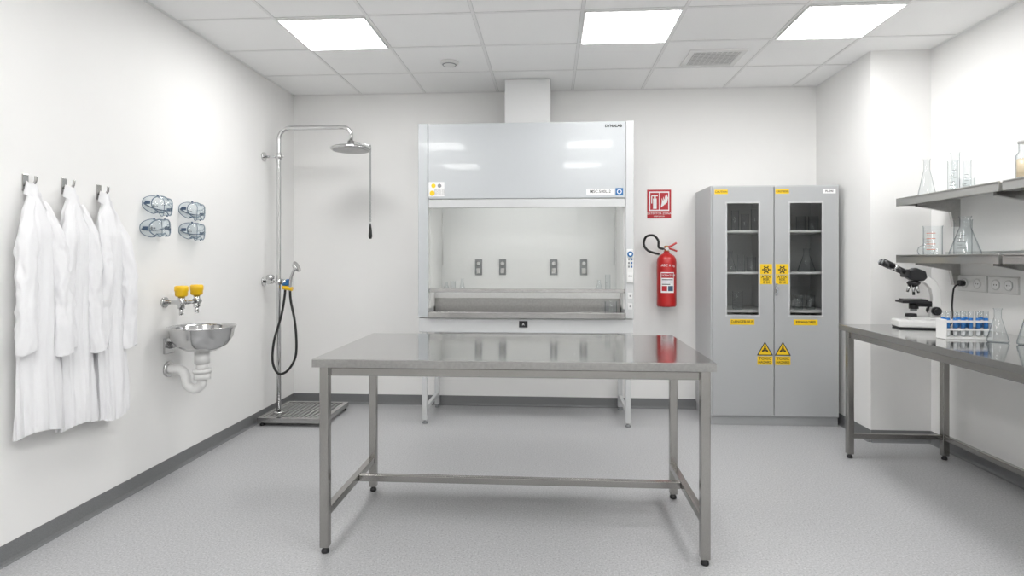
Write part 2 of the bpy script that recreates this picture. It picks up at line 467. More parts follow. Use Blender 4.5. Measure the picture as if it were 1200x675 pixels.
b = MB(); b.box(-.75, .35, HY+.08, HY+.14, 2.02, 2.048, M_lamp, .004); part(t, 'hood_lamp', b)
b = MB(); b.box(.611, .664, HY-.010, HY+.002, 1.165, 1.435, M_white, .004)
for i, z in enumerate((1.355, 1.325, 1.295)): b.box(.622, .634, HY-.013, HY-.010, z-.008, z+.008, M_grey); b.box(.643, .655, HY-.013, HY-.010, z-.008, z+.008, M_blue)
b.box(.619, .657, HY-.013, HY-.010, 1.185, 1.25, M_paper); b.text('ON', .02, front(.638, HY-.0135, 1.218), M_ink)
cp = part(t, 'control_panel', b)
b = MB(); b.cyl((.638, HY-.011, 1.395), (.638, HY-.022, 1.395), .023, M_blue, seg=24); b.disc(.012, M_paper, front(.638, HY-.0225, 1.395))
part(cp, 'knob', b, label='round blue button')
for (z, h) in ((1.06, .05), (.975, .05)):
    b = MB(); b.box(.622, .656, HY-.004, HY+.002, z-h/2, z+h/2, M_duct, .002); b.disc(.007, M_grey, front(.639, HY-.0045, z))
    part(t, 'switch', b)
b = MB(); b.box(-.39, .0, 5.10, 5.46, 2.4695, 2.893, M_duct, .004)
b.box(-.40, .01, 5.09, 5.465, 2.4695, 2.485, M_duct, .002)
part(t, 'exhaust_duct', b)

# ------------------------------------------------------------------ glassware makers
def flask(loc, r, h, label, group=None, liquid=None, lh=.3):
    t = thing('conical_flask', label, 'flask', loc, group=group)
    n = r*.33
    b = MB(); b.lathe([(0, .001), (r*.9, .001), (r, .006), (r*.98, h*.08), (n*1.25, h*.66), (n, h*.72), (n, h*.95), (n*1.25, h*.985), (n*1.2, h)], M_glass, seg=28)
    part(t, 'flask_glass', b, world=False)
    return t
def cylinder_glass(loc, r, h, label, name='measuring_cylinder', cat='measuring cylinder', marks=None, foot=True, group=None):
    t = thing(name, label, cat, loc, group=group)
    b = MB()
    if foot: b.lathe([(0, .001), (r*1.5, .001), (r*1.5, .008), (r, .014), (r, h*.97), (r*1.2, h)], M_glass, seg=24)
    else: b.lathe([(0, .001), (r*.95, .001), (r, .008), (r, h*.96), (r*1.07, h)], M_glass, seg=28)
    part(t, 'glass_body', b, world=False)
    b = MB()
    for i in range(7 if marks else 5):
        z = h*(.2+.09*i)
        rings = [[((r+.0008)*math.cos(a), (r+.0008)*math.sin(a), zz) for a in [math.radians(200+k*6) for k in range(10)]] for zz in (z, z+(.004 if marks else .003))]
        for k in range(9 if i % 2 == 0 else 5):
            b.poly([rings[0][k], rings[0][k+1], rings[1][k+1], rings[1][k]], marks or M_grey)
    part(t, 'graduation_marks', b, world=False)
    return t

gh = 'glassware in the fume hood'
flask((-.93, 5.30, 1.0605), .035, .09, 'small clear conical flask standing inside the fume hood', gh)
cylinder_glass((-.86, 5.24, 1.0605), .022, .10, 'small clear beaker standing inside the fume hood', 'beaker', 'beaker', foot=False, group=gh)
flask((-.79, 5.32, 1.0605), .03, .12, 'small clear conical flask standing inside the fume hood', gh)
cylinder_glass((.50, 5.26, 1.0605), .022, .16, 'small clear beaker standing inside the fume hood', 'beaker', 'beaker', foot=False, group=gh)
flask((.43, 5.33, 1.0605), .04, .11, 'small clear conical flask standing inside the fume hood', gh)
cylinder_glass((.50, 4.99, .9055), .05, .10, 'clear glass beaker on the fume hood work surface', 'beaker', 'beaker', foot=False, group=gh)

# ------------------------------------------------------------------ cabinet
CX0, CX1, CY, CB, CH = 1.31, 2.325, 4.985, 5.49, 1.955
t = cab = thing('storage_cabinet', 'tall grey metal chemical storage cabinet with two glazed doors', 'cabinet', ((CX0+CX1)/2, (CY+CB)/2, 0))
b = MB()
b.box(CX0, CX0+.018, CY, CB, .075, CH, M_cab2); b.box(CX1-.018, CX1, CY, CB, .075, CH, M_cab2)
b.box(CX0+.018, CX1-.018, CY, CB, CH-.02, CH, M_cab2); b.box(CX0+.018, CX1-.018, CY, CB, .075, .095, M_cab2)
b.box(CX0+.018, CX1-.018, CB-.015, CB, .095, CH-.02, M_cabin)
b.box(1.80, 1.816, CY+.002, CB-.015, .095, CH-.02, M_cabin)
part(t, 'cabinet_body', b)
b = MB(); b.box(CX0+.004, CX1-.004, CY+.01, CB-.002, .0005, .0745, M_cab); part(t, 'plinth', b)
for z in (1.585, 1.245, .93, .5):
    for (a, c) in ((CX0+.019, 1.799), (1.817, CX1-.019)):
        b = MB(); b.box(a, c, CY+.03, CB-.016, z-.012, z+.006, M_white, .002); part(t, 'shelf', b)
y0, y1 = CY-.022, CY-.001
doors = []
for (dx0, dx1, wx0, wx1) in ((CX0+.012, 1.804, 1.428, 1.690), (1.811, CX1-.012, 1.926, 2.188)):
    b = MB(); b.frame(dx0, dx1, .085, CH-.012, wx0, wx1, .896, 1.815, y0, y1, M_cab)
    d = part(t, 'door', b)
    b = MB(); b.poly([(wx0+.001, y0+.011, .897), (wx1-.001, y0+.011, .897), (wx1-.001, y0+.011, 1.814), (wx0+.001, y0+.011, 1.814)], M_pane2); part0(d, t, 'door_glass', b)
    b = MB(); b.frame(wx0-.006, wx1+.006, .890, 1.821, wx0+.006, wx1-.006, .902, 1.809, y0-.003, y0+.006, M_cab2); part0(d, t, 'window_trim', b)
    doors.append(d)
yl = y0-.0008
def lab(d, boxes, texts, label, extra=None):
    b = MB()
    for (a, c, z0, z1, m) in boxes: b.box(a, c, yl-.0004, y0-.0001, z0, z1, m)
    for (s_, sz, x, z, m) in texts: b.text(s_, sz, front(x, yl-.0012, z), m, bold=.0005)
    if extra: extra(b)
    part0(d, t, 'label', b, label)
lab(doors[0], [(1.335, 1.440, 1.885, 1.92, M_yel)], [('CAUTION', .022, 1.387, 1.9025, M_ink)], 'small yellow warning label')
lab(doors[1], [(1.818, 1.925, 1.885, 1.92, M_yel)], [('CAUTION', .022, 1.871, 1.9025, M_ink)], 'small yellow warning label')
lab(doors[1], [(2.19, 2.29, 1.885, 1.92, M_paper)], [('PL-290', .022, 2.24, 1.9025, M_ink)], 'small white label')
lab(doors[0], [(1.461, 1.652, .822, .868, M_yel)], [('DANGEROUS', .030, 1.556, .846, M_ink)], 'yellow danger strip label')
lab(doors[1], [(1.962, 2.150, .822, .868, M_yel)], [('ESPANSORES', .027, 2.056, .846, M_ink)], 'yellow danger strip label')
for d, a, c in ((doors[0], 1.697, 1.792), (doors[1], 1.820, 1.922)):
    m = (a+c)/2
    def ex(b, m=m):
        b.disc(.022, M_ink, front(m, yl-.001, 1.270)); b.disc(.014, M_yel, front(m, yl-.0014, 1.270)); b.disc(.007, M_ink, front(m, yl-.0018, 1.270))
        for k in range(6):
            an = k*math.pi/3; b.disc(.006, M_ink, front(m+.028*math.cos(an), yl-.0016, 1.270+.028*math.sin(an)), 8)
    lab(d, [(a, c, 1.232, 1.316, M_yel), (a, c, 1.152, 1.226, M_yel)],
        [('ATEX', .030, m, 1.212, M_ink), ('RISK', .026, m, 1.190, M_ink), ('G 24', .026, m, 1.167, M_ink)], 'square yellow hazard label', ex)
for d, m in ((doors[0], 1.735), (doors[1], 1.876)):
    def ex(b, m=m):
        b.poly([(m-.064, yl-.0002, .575), (m+.064, yl-.0002, .575), (m, yl-.0002, .688)], M_ink)
        b.poly([(m-.052, yl-.0008, .582), (m+.052, yl-.0008, .582), (m, yl-.0008, .674)], M_yel)
        b.disc(.014, M_ink, front(m, yl-.0014, .622), 14); b.disc(.005, M_yel, front(m, yl-.0018, .622), 10)
        for k in range(3):
            an = math.pi/2+k*2*math.pi/3; b.disc(.008, M_ink, front(m+.020*math.cos(an), yl-.0016, .622+.020*math.sin(an)), 10)
    lab(d, [(m-.06, m+.06, .500, .568, M_yel)], [('TOXIC', .032, m, .550, M_ink), ('HAZARD', .026, m, .520, M_ink)], 'yellow triangular hazard sign', ex)
b = MB(); b.box(1.816, 1.834, y0-.006, y0-.0002, 1.06, 1.16, M_steel, .002); b.cyl((1.825, y0-.006, 1.12), (1.825, y0-.022, 1.12), .014, M_chrome, seg=20); b.box(1.820, 1.830, y0-.03, y0-.022, 1.085, 1.128, M_chrome, .002)
part0(doors[1], t, 'handle', b, 'small chrome turn handle')
g = 'glassware in the storage cabinet'
lb = 'clear glass vessel on a storage cabinet shelf'
for (x, z, r, h) in ((1.50, 1.2515, .05, .17), (1.59, 1.2515, .03, .14), (1.54, 1.5915, .03, .17), (1.62, 1.5915, .03, .14), (1.70, 1.5915, .03, .18), (2.12, 1.2515, .07, .19), (1.56, .9365, .04, .15)):
    if r > .045: flask((x, 5.1, z), r, h, lb, g)
    else: cylinder_glass((x, 5.1, z), r, h, lb, 'beaker', 'beaker', foot=False, group=g)
for (x, z) in ((1.68, 1.2515), (2.06, .9365), (2.16, .9365), (2.18, 1.5915), (2.08, 1.5915)):
    cylinder_glass((x, 5.12, z), .035, .12, lb, 'beaker', 'beaker', foot=False, group=g)

# ------------------------------------------------------------------ fire sign + extinguisher
t = thing('fire_sign', 'red and white fire extinguisher sign on the wall', 'sign', (.985, YB, 1.72))
b = MB(); b.box(.878, 1.092, YB-.005, YB, 1.725, 1.985, M_redsign, .001); part(t, 'sign_board', b)
b = MB(); yy = YB-.0056
b.box(.895, 1.075, yy-.0003, yy+.0005, 1.792, 1.968, M_paper)
b.box(.905, .982, yy-.0008, yy-.0002, 1.803, 1.957, M_redsign); b.box(.988, 1.066, yy-.0008, yy-.0002, 1.803, 1.957, M_redsign)
b.box(.930, .962, yy-.0013, yy-.0008, 1.812, 1.905, M_paper); b.box(.938, .954, yy-.0013, yy-.0008, 1.905, 1.925, M_paper); b.box(.918, .972, yy-.0013, yy-.0008, 1.925, 1.937, M_paper); b.box(.914, .922, yy-.0013, yy-.0008, 1.86, 1.93, M_paper)
for k in range(4):
    x = 1.0+k*.014; z = 1.825+k*.012
    b.poly([(x, yy-.0012, z), (x+.012, yy-.0012, z+.004), (x+.022, yy-.0012, z+.05), (x+.008, yy-.0012, z+.085), (x+.008, yy-.0012, z+.045)], M_paper)
b.text('EXTINTOR ZONA', .027, front(.985, yy-.0004, 1.768), M_paper); b.text('EMERGENCIA', .016, front(.985, yy-.0004, 1.743), M_paper)
part(t, 'sign_symbols', b)

ex_, ey = 1.03, 5.385
t = thing('fire_extinguisher', 'red fire extinguisher with black hose hung on the wall', 'fire extinguisher', (ex_, ey, .93))
b = MB(); b.lathe([(0, .935), (.078, .935), (.085, .945), (.086, .96), (.086, 1.33), (.080, 1.362), (.062, 1.387), (.036, 1.402), (.026, 1.41), (.026, 1.425), (0, 1.425)], M_red, (ex_, ey, 0), 40)
part(t, 'cylinder_body', b)
b = MB()
def arcpatch(b, r, a0, a1, z0, z1, mat, n=14):
    P = [(ex_+r*math.cos(math.radians(a0+(a1-a0)*k/n)), ey+r*math.sin(math.radians(a0+(a1-a0)*k/n))) for k in range(n+1)]
    for k in range(n): b.poly([(P[k][0], P[k][1], z0), (P[k+1][0], P[k+1][1], z0), (P[k+1][0], P[k+1][1], z1), (P[k][0], P[k][1], z1)], mat)
arcpatch(b, .0866, 225, 305, 1.06, 1.24, M_paper)
arcpatch(b, .0870, 228, 302, 1.19, 1.232, M_redsign)
arcpatch(b, .0870, 232, 262, 1.075, 1.12, M_redsign, 6); arcpatch(b, .0870, 268, 298, 1.075, 1.12, M_navy, 6)
for i, z in enumerate((1.175, 1.155, 1.135)): arcpatch(b, .0870, 232, 296-i*8, z-.004, z+.003, M_ink)
b.text('EXTINTOR', .026, front(ex_-.005, ey-.0905, 1.211), M_paper); b.text('ABC 6 kg', .030, front(ex_-.005, ey-.089, 1.30), M_paper)
part(t, 'label', b, label='printed white instruction label')
b = MB(); b.lathe([(0, 0), (.02, 0), (.02, .03), (.014, .035), (.014, .05), (0, .05)], M_brass, (ex_, ey, 1.425), 20)
b.cyl((ex_-.035, ey-.01, 1.445), (ex_+.02, ey-.01, 1.445), .009, M_chrome, seg=14)
b.cyl((ex_+.0, ey-.02, 1.445), (ex_+.0, ey-.04, 1.445), .014, M_white, seg=16)
part(t, 'valve', b)
b = MB(); b.tube(catmull([(ex_-.02, ey, 1.462), (ex_+.03, ey-.005, 1.468), (ex_+.085, ey-.01, 1.50)]), .009, M_red, 10)
b.tube(catmull([(ex_-.01, ey, 1.452), (ex_+.03, ey-.005, 1.447), (ex_+.09, ey-.01, 1.425)]), .008, M_red, 10)
part(t, 'handle', b, label='red squeeze handle')
b = MB(); b.tube(catmull([(ex_-.03, ey-.01, 1.445), (ex_-.07, ey-.015, 1.46), (ex_-.075, ey-.01, 1.52), (ex_-.115, ey, 1.565), (ex_-.175, ey+.02, 1.555), (ex_-.195, ey+.03, 1.49), (ex_-.165, ey+.02, 1.435), (ex_-.11, ey, 1.41), (ex_-.07, ey-.03, 1.40)], 10), .0105, M_rubber, 12)
part(t, 'hose', b)
b = MB(); b.box(ex_-.03, ex_+.03, YB-.012, YB, 1.18, 1.40, M_grey, .002); b.box(ex_-.012, ex_+.012, ey+.08, YB-.010, 1.35, 1.372, M_grey)
part(t, 'bracket', b)
b = MB(); b.box(ex_-.03, ex_+.03, ey+.02, YB, .925, .934, M_grey)
part(t, 'support_foot', b)

# ------------------------------------------------------------------ emergency shower
PXs, PYs = -2.285, 4.90
t = thing('emergency_shower', 'stainless steel emergency shower with eyewash hose on a grated base', 'emergency shower', (PXs, PYs, 0))
b = MB(); b.frame(-2.375, -1.815, 4.70, 5.28, -2.34, -1.85, 4.735, 5.245, -.068, -.030, M_steel, Matrix(((1, 0, 0, 0), (0, 0, 1, 0), (0, -1, 0, 0), (0, 0, 0, 1))))
for i in range(13):
    x = -2.325+i*.039; b.box(x-.014, x+.014, 4.736, 5.244, .044, .062, M_dsteel)
for i in range(7):
    y = 4.78+i*.07; b.box(-2.339, -1.851, y-.006, y+.006, .034, .043, M_dsteel)
base = part(t, 'base_grate', b, label='grey steel grated standing platform')
for (x, y) in ((-2.345, 4.73), (-1.845, 4.73), (-2.345, 5.25), (-1.845, 5.25)):
    b = MB(); b.lathe([(0, 0), (.018, 0), (.018, .015), (.01, .018), (.01, .0305), (0, .0305)], M_black, (x, y, .0005), 14); part0(base, t, 'foot', b)
b = MB(); b.lathe([(0, .0), (.045, .0), (.045, .008), (.018, .012)], M_chrome, (PXs, PYs, .0625), 24)
xh = -1.665
path = [(PXs, PYs, .065), (PXs, PYs, 1.2), (PXs, PYs, 2.36)]+[(PXs+.10*(1-math.cos(a)), PYs, 2.36+.10*math.sin(a)) for a in [i*math.pi/16 for i in range(1, 9)]]
path += [(xh-.07+.07*math.sin(a), PYs, 2.39+.07*math.cos(a)) for a in [i*math.pi/16 for i in range(0, 9)]]+[(xh, PYs, 2.33)]
b.tube(path, .0175, M_chrome, 18)
part(t, 'standpipe', b)
b = MB(); b.lathe([(0, 2.262), (.150, 2.262), (.165, 2.268), (.168, 2.280), (.15, 2.292), (.05, 2.305), (.03, 2.315), (.026, 2.345), (0, 2.345)], M_chrome, (xh, PYs, 0), 40)
b.lathe([(0, 2.2605), (.148, 2.2605)], M_dsteel, (xh, PYs, 0), 40)
part(t, 'shower_head', b)
b = MB(); b.tube(catmull([(xh+.02, PYs, 2.335), (xh+.12, PYs, 2.315), (xh+.165, PYs-.0, 2.305)], 6), .006, M_chrome, 8)
xr = xh+.165
for i in range(44):
    z = 2.30-i*.0145; b.tube([(xr+.006*math.cos(a)*(1 if i % 2 else .3), PYs+.006*math.cos(a)*(.3 if i % 2 else 1), z+.0085*math.sin(a)) for a in [k*math.pi/4 for k in range(8)]], .0024, M_grey, 5, closed=True)
part(t, 'pull_chain', b)
b = MB(); b.lathe([(0, 0), (.010, 0), (.016, .02), (.012, .08), (.006, .12), (0, .135)], M_rubber, (xr, PYs, 1.525), 16)
part(t, 'pull_handle', b, label='black pull handle')
def wallarm(b, z, y=PYs):
    b.cyl((XL+.001, y, z), (XL+.012, y, z), .038, M_chrome, seg=24); b.cyl((XL+.01, y, z), (PXs+.02, y, z), .011, M_chrome, seg=14)
    b.cyl((PXs, y, z-.025), (PXs, y, z+.025), .026, M_chrome, seg=20)
b = MB(); wallarm(b, 2.22); b.cyl((PXs+.02, PYs, 2.22), (PXs+.045, PYs, 2.22), .008, M_chrome, seg=12); part(t, 'wall_bracket', b)
b = MB(); wallarm(b, 1.165)
b.cyl((PXs-.06, PYs, 1.165), (PXs-.06, PYs-.06, 1.165), .02, M_chrome, seg=20); b.cyl((PXs+.02, PYs, 1.165), (PXs+.07, PYs, 1.165), .020, M_chrome, seg=20)
b.lathe([(0, 0), (.03, 0), (.034, .01), (.034, .03), (.02, .04), (0, .04)], M_chrome, (PXs-.06, PYs-.03, 1.185), 20)
part(t, 'mixing_valve', b)
b = MB(); b.cyl((PXs+.07, PYs, 1.165), (PXs+.095, PYs, 1.165), .022, M_blue, seg=18); b.cyl((PXs+.05, PYs-.03, 1.12), (PXs+.13, PYs-.03, 1.105), .018, M_yelp, seg=16); b.cyl((PXs+.05, PYs-.03, 1.14), (PXs+.10, PYs-.03, 1.15), .015, M_blue, seg=16)
part(t, 'valve_lever', b, label='blue and yellow valve lever')
b = MB(); b.tube(catmull([(PXs+.11, PYs-.03, 1.09), (PXs+.115, PYs-.035, 1.14), (PXs+.125, PYs-.04, 1.20), (PXs+.155, PYs-.05, 1.27)]), [.012]*25, M_chrome, 14)
Mh = Matrix.Translation((PXs+.175, PYs-.055, 1.290)) @ Matrix.Rotation(math.radians(62), 4, 'Y')
b.lathe([(0, -.02), (.030, -.018), (.046, -.002), (.048, .010), (.0, .012)], M_chrome, seg=24, M=Mh)
part(t, 'hand_spray', b)
b = MB(); b.tube(catmull([(PXs+.11, PYs-.03, 1.10), (PXs+.12, PYs-.035, 1.0), (PXs+.16, PYs-.04, .80), (PXs+.165, PYs-.04, .56), (PXs+.10, PYs-.04, .43), (PXs+.02, PYs-.05, .40), (PXs-.03, PYs-.05, .50), (PXs-.02, PYs-.04, .68), (PXs+.035, PYs-.03, .88), (PXs+.06, PYs-.02, 1.05), (PXs+.055, PYs, 1.15)], 10), .010, M_rubber, 12)
part(t, 'hose', b, label='black rubber hose loop')

# ------------------------------------------------------------------ eyewash basin
bx, by = -2.195, 3.64
t = thing('eyewash_station', 'wall-mounted steel eyewash basin with white drain and yellow caps', 'eyewash', (bx, by, .55))
b = MB(); b.lathe([(.03, .775), (.09, .781), (.148, .815), (.180, .868), (.187, .915), (.197, .926), (.199, .934), (.190, .934), (.181, .918), (.172, .870), (.140, .823), (.085, .790), (.02, .784), (0, .783)], M_chrome, (bx, by, 0), 48)
part(t, 'basin', b, label='polished stainless steel bowl')
b = MB(); b.box(XL, XL+.014, by-.05, by+.05, .76, .86, M_chrome, .003); b.cyl((XL+.012, by, .81), (bx-.13, by, .83), .022, M_chrome, seg=18)
part(t, 'basin_bracket', b)
b = MB()
b.cyl((bx, by, .775), (bx, by, .70), .045, M_white, seg=28); b.cyl((bx, by, .70), (bx, by, .66), .036, M_white, seg=24)
b.cyl((bx, by, .665), (bx, by, .64), .054, M_white, seg=28); b.cyl((bx, by, .64), (bx, by, .60), .046, M_white, seg=24, r2=.050)
b.tube(catmull([(bx, by, .61), (bx-.005, by, .565), (bx-.045, by, .535), (bx-.095, by, .56), (bx-.11, by, .62), (bx-.14, by, .655), (XL+.01, by, .66)], 6), .029, M_white, 16)
part(t, 'drain_trap', b, label='white plastic drain trap')
b = MB(); b.cyl((XL, by, .66), (XL+.014, by, .66), .05, M_chrome, seg=24); part(t, 'wall_flange', b)
b = MB()
b.cyl((XL, 3.60, 1.085), (XL+.012, 3.60, 1.085), .033, M_chrome, seg=24)
b.cyl((XL+.01, 3.60, 1.085), (-2.28, 3.60, 1.085), .013, M_chrome, seg=16)
b.cyl((-2.28, 3.53, 1.085), (-2.28, 3.75, 1.085), .014, M_chrome, seg=16)
for y in (3.56, 3.72):
    b.cyl((-2.28, y, 1.05), (-2.28, y, 1.135), .02, M_chrome, seg=18); b.cyl((-2.28, y, 1.051), (-2.28, y, 1.01), .013, M_chrome, seg=14); b.cyl((-2.28, y-.025, 1.085), (-2.28, y+.025, 1.085), .02, M_chrome, seg=18)
part(t, 'supply_pipe', b)
for y in (3.56, 3.72):
    b = MB(); b.lathe([(0, 0), (.030, 0), (.036, .008), (.037, .03), (.040, .034), (.040, .058), (.034, .066), (.0, .068)], M_yelp, (-2.28, y, 1.125), 28)
    part(t, 'eyewash_cap', b, label='yellow spray head cap')

# ------------------------------------------------------------------ goggles
def make_goggles(loc):
    t = thing('safety_goggles', 'clear safety goggles with dark blue trim hung on the wall', 'safety goggles', loc, group='safety goggles on the wall')
    W, Hh = .096, .054
    def outline(k, n=48, sc_=1.0):
        a = 2*math.pi*k/n; c, s = math.cos(a), math.sin(a)
        y = W*sc_*math.copysign(abs(c)**.85, c); z = Hh*sc_*math.copysign(abs(s)**.8, s)
        if s < 0: z += .024*math.exp(-(y/.020)**2)
        else: z -= .006*math.exp(-(y/.025)**2)
        return y, z
    n = 48
    def ring(x, sc_, bow=0.03):
        out = []
        for k in range(n):
            y, z = outline(k, n, sc_); out.append((x-bow*(y/W)**2, y, z))
        return out
    b = MB(); b.rings([ring(.085, 1.0), ring(.092, .92), ring(.097, .6), ring(.098, .2)], M_gog, False, True); part(t, 'lens', b, world=False)
    b = MB(); b.rings([ring(.033, 1.06), ring(.05, 1.02), ring(.085, 1.0)], M_gog, False, False); part(t, 'face_skirt', b, world=False)
    b = MB(); b.tube(ring(.085, 1.0), .0030, M_rim, 8, closed=True); part(t, 'rim', b, world=False)
    b = MB(); b.tube(ring(.034, 1.06), .0022, M_rim, 6, closed=True); part(t, 'seal', b, world=False)
    for (y, z) in ((-.05, .057), (.05, .057), (-.055, -.052), (.055, -.052)):
        b = MB(); b.cyl((.056, y, z*.88), (.056, y, z*1.02), .006, M_navy, seg=14)
        part(t, 'vent', b, world=False, label='dark blue round vent')
    b = MB(); b.tube(catmull([(.025, -.103, 0), (.012, -.098, -.005), (.006, -.05, -.012), (.006, 0, -.014), (.006, .05, -.012), (.012, .098, -.005), (.025, .103, 0)], 6), .0025, M_navy, 8, flat=2.0)
    for y in (-.102, .102): b.box(.018, .05, y-.003, y+.003, -.010, .010, M_navy, .002)
    part(t, 'strap', b, world=False, label='dark blue strap')
    b = MB(); b.cyl((0, 0, 0), (.025, 0, 0), .005, M_chrome, seg=12); b.cyl((0, 0, 0), (.004, 0, 0), .010, M_chrome, seg=16); part(t, 'peg', b, world=False)
    return t
g0 = make_goggles((XL, 3.50, 1.68))
g0.rotation_euler = (math.radians(-8), 0, 0)
for (y, z, a) in ((3.85, 1.675, -7), (3.48, 1.545, 3), (3.85, 1.54, -5)):
    c = clone(g0, (XL, y, z)); c.rotation_euler = (math.radians(a), 0, 0)

# ------------------------------------------------------------------ coats
def interp(tab, s):
    for i in range(len(tab)-1):
        if s <= tab[i+1][0]:
            a, b_ = tab[i], tab[i+1]; f = (s-a[0])/(b_[0]-a[0]); f = f*f*(3-2*f)
            return a[1]+(b_[1]-a[1])*f
    return tab[-1][1]
def coat(hy, hz, hw, dp, L, seed, label):
    rnd = random.Random(seed)
    base = Vector((XL, hy, hz))
    t = thing('lab_coat', label, 'lab coat', (XL+.06, hy, hz-L), group='lab coats on wall hooks')
    ph = [rnd.uniform(0, 6.28) for _ in range(6)]
    Wt = [(0, .014), (.04, .026), (.12, .066), (.20, .090), (.3, .098), (.6, hw*.93), (1, hw)]
    Dt = [(0, .016), (.04, .024), (.10, .034), (.2, .046), (.6, dp*.85), (1, dp)]
    def nz(th, s, f, k):
        return noise.noise(Vector((math.cos(th)*f+k*7.1+seed, math.sin(th)*f+seed*3.3, s*2.6+k)))
    def surf(th, s, off=0.0):
        w, d = interp(Wt, s)+off, interp(Dt, s)+off
        A = .02+.12*min(1, s*1.2)
        v = nz(th, s, 2.6, 1)
        ridge = (1-abs(nz(th, s*.8, 3.6, 2))*4)
        fold = 1+A*(1.5*v+.55*ridge+.25*math.sin(9*th+ph[2]+1.6*s)*s)
        y = w*fold*math.cos(th); x = interp(Dt, s)*.92+.02+d*fold*math.sin(th)*.9
        x = max(x, .006)
        z = -s*L+.014*math.sin(2*th+ph[3])*s*s
        return base+Vector((x, y, z))
    nt_, ns = 140, 90
    b = MB(); b.rings([[surf(2*math.pi*k/nt_, (i/ns)**1.15) for k in range(nt_)] for i in range(ns+1)], M_cloth, True, False)
    part(t, 'coat_body', b)
    def patch(b, f0, f1, s0, s1, off, n=40, m=5):
        rows = []
        for i in range(n+1):
            s = s0+(s1-s0)*i/n; a, c = f0(s), f1(s)
            rows.append([surf(math.radians(a+(c-a)*j/m), s, off if 0 < j < m else off*.3) for j in range(m+1)])
        ix = b.mi(M_cloth)
        V = [[b.bm.verts.new(p) for p in r] for r in rows]
        for i in range(n):
            for j in range(m):
                f = b.bm.faces.new([V[i][j], V[i][j+1], V[i+1][j+1], V[i+1][j]]); f.material_index = ix; f.smooth = True
    c0 = 10
    b = MB(); patch(b, lambda s: c0-7, lambda s: c0+7, .25, .995, .004, 80); part(t, 'placket', b)
    b = MB()
    patch(b, lambda s: c0-8-60*max(0, (.27-s)/.25)**.8, lambda s: c0+8+60*max(0, (.27-s)/.25)**.8, .03, .27, .006, m=9); part(t, 'lapel', b)
    b = MB()
    rings = []
    for i in range(6):
        f = i/5; rr = .020+.014*f
        rings.append([base+Vector((.034+rr*.8*math.sin(a), rr*math.cos(a), .012-.06*f+.006*math.sin(a*2))) for a in [2*math.pi*k/40 for k in range(40)]])
    b.rings(rings, M_cloth, False, False); part(t, 'collar', b)
    b = MB(); patch(b, lambda s: -50, lambda s: -15, .60, .73, .005, 14)
    part(t, 'pocket', b)
    for (side, ln, fw, lean) in ((1, .70, .028, .026), (-1, .67, .014, .006)):
        pts = []; rad = []
        N = 60
        for i in range(N+1):
            f = i/N; s = .07+(ln-.07)*f
            w = interp(Wt, s); d = interp(Dt, s)
            yy = side*(w*.62+.014*math.sin(min(1, f*3)*1.57)+lean*f) + .006*math.sin(f*5+ph[5])
            xx = d+.024+fw*min(1, f*2.0)+.006*math.sin(f*6+ph[2])
            pts.append(base+Vector((xx, yy, -s*L)))
            rad.append(.016+.028*min(1, f*3.5)**.8-.003*f)
        n = 44; rings = []
        for i, p in enumerate(pts):
            row = []
            for k in range(n):
                a = 2*math.pi*k/n; f = i/N
                cr = noise.noise(Vector((math.cos(a)*1.6+seed, math.sin(a)*1.6+side*4, f*7+a*.35)))
                c2 = 1-abs(noise.noise(Vector((math.cos(a)*1.1+seed*2, math.sin(a)*1.1, f*11+side*5))))*4
                kf = 1+.28*cr+.06*c2*(.5+math.sin(f*math.pi))
                row.append(p+Vector((rad[i]*.82*math.sin(a)*kf, rad[i]*1.02*math.cos(a)*kf, .008*math.sin(a*2+i*.2))))
            rings.append(row)
        b = MB(); b.rings(rings+[[pts[-1]+(q-pts[-1])*.85+Vector((0, 0, .03)) for q in rings[-1]]], M_cloth, True, True)
        part(t, 'sleeve', b)
        b = MB(); k0 = len(rings)-6
        b.rings([[pts[i]+(q-pts[i])*1.035 for q in rings[i]] for i in range(k0, len(rings))], M_cloth, False, False); part(t, 'cuff', b)
    return t
coats = [(2.605, 1.70, .112, .056, 1.135, 3), (2.825, 1.71, .100, .052, 1.175, 8), (3.055, 1.705, .115, .056, 1.185, 15)]
for c in coats: coat(*c, 'white cotton lab coat hanging from a steel wall hook')
hk = None
for c in coats:
    if hk is None:
        hk = thing('wall_hook', 'small stainless steel coat hook on the wall', 'hook', (XL, c[0], c[1]), group='coat hooks on the wall')
        b = MB(); b.box(0, .006, -.016, .016, -.03, .050, M_steel, .002); part(hk, 'hook_plate', b, world=False)
        b = MB(); b.tube(catmull([(.005, 0, .005), (.03, 0, -.004), (.052, 0, .012), (.056, 0, .040)], 6), .006, M_steel, 10); part(hk, 'hook_prong', b, world=False)
    else: clone(hk, (XL, c[0], c[1]))

# ------------------------------------------------------------------ wall shelves
def shelf(z, y0, y1):
    t = thing('wall_shelf', 'stainless steel wall shelf with raised lip on brackets', 'shelf', (2.62, (y0+y1)/2, z), group='steel wall shelves')
    b = MB(); b.box(2.45, 2.795, y0, y1, z-.006, z, M_lsteel, .001)
    b.box(2.45, 2.462, y0, y1, z-.048, z+.008, M_lsteel, .002); b.box(2.462, 2.79, y0, y0+.010, z-.045, z-.006, M_lsteel); b.box(2.462, 2.79, y1-.010, y1, z-.045, z-.006, M_lsteel)
    b.box(2.787, 2.80, y0, y1, z, z+.03, M_lsteel)
    part(t, 'shelf_board', b)
    for y in (y0+.12, y1-.12):
        b = MB(); Mz = Matrix.Translation((0, y, 0))
        b.prism([(2.80, z-.010), (2.52, z-.010), (2.52, z-.060), (2.74, z-.10), (2.76, z-.20), (2.80, z-.20)], -.014, .014, M_steel, Mz)
        part(t, 'bracket', b)
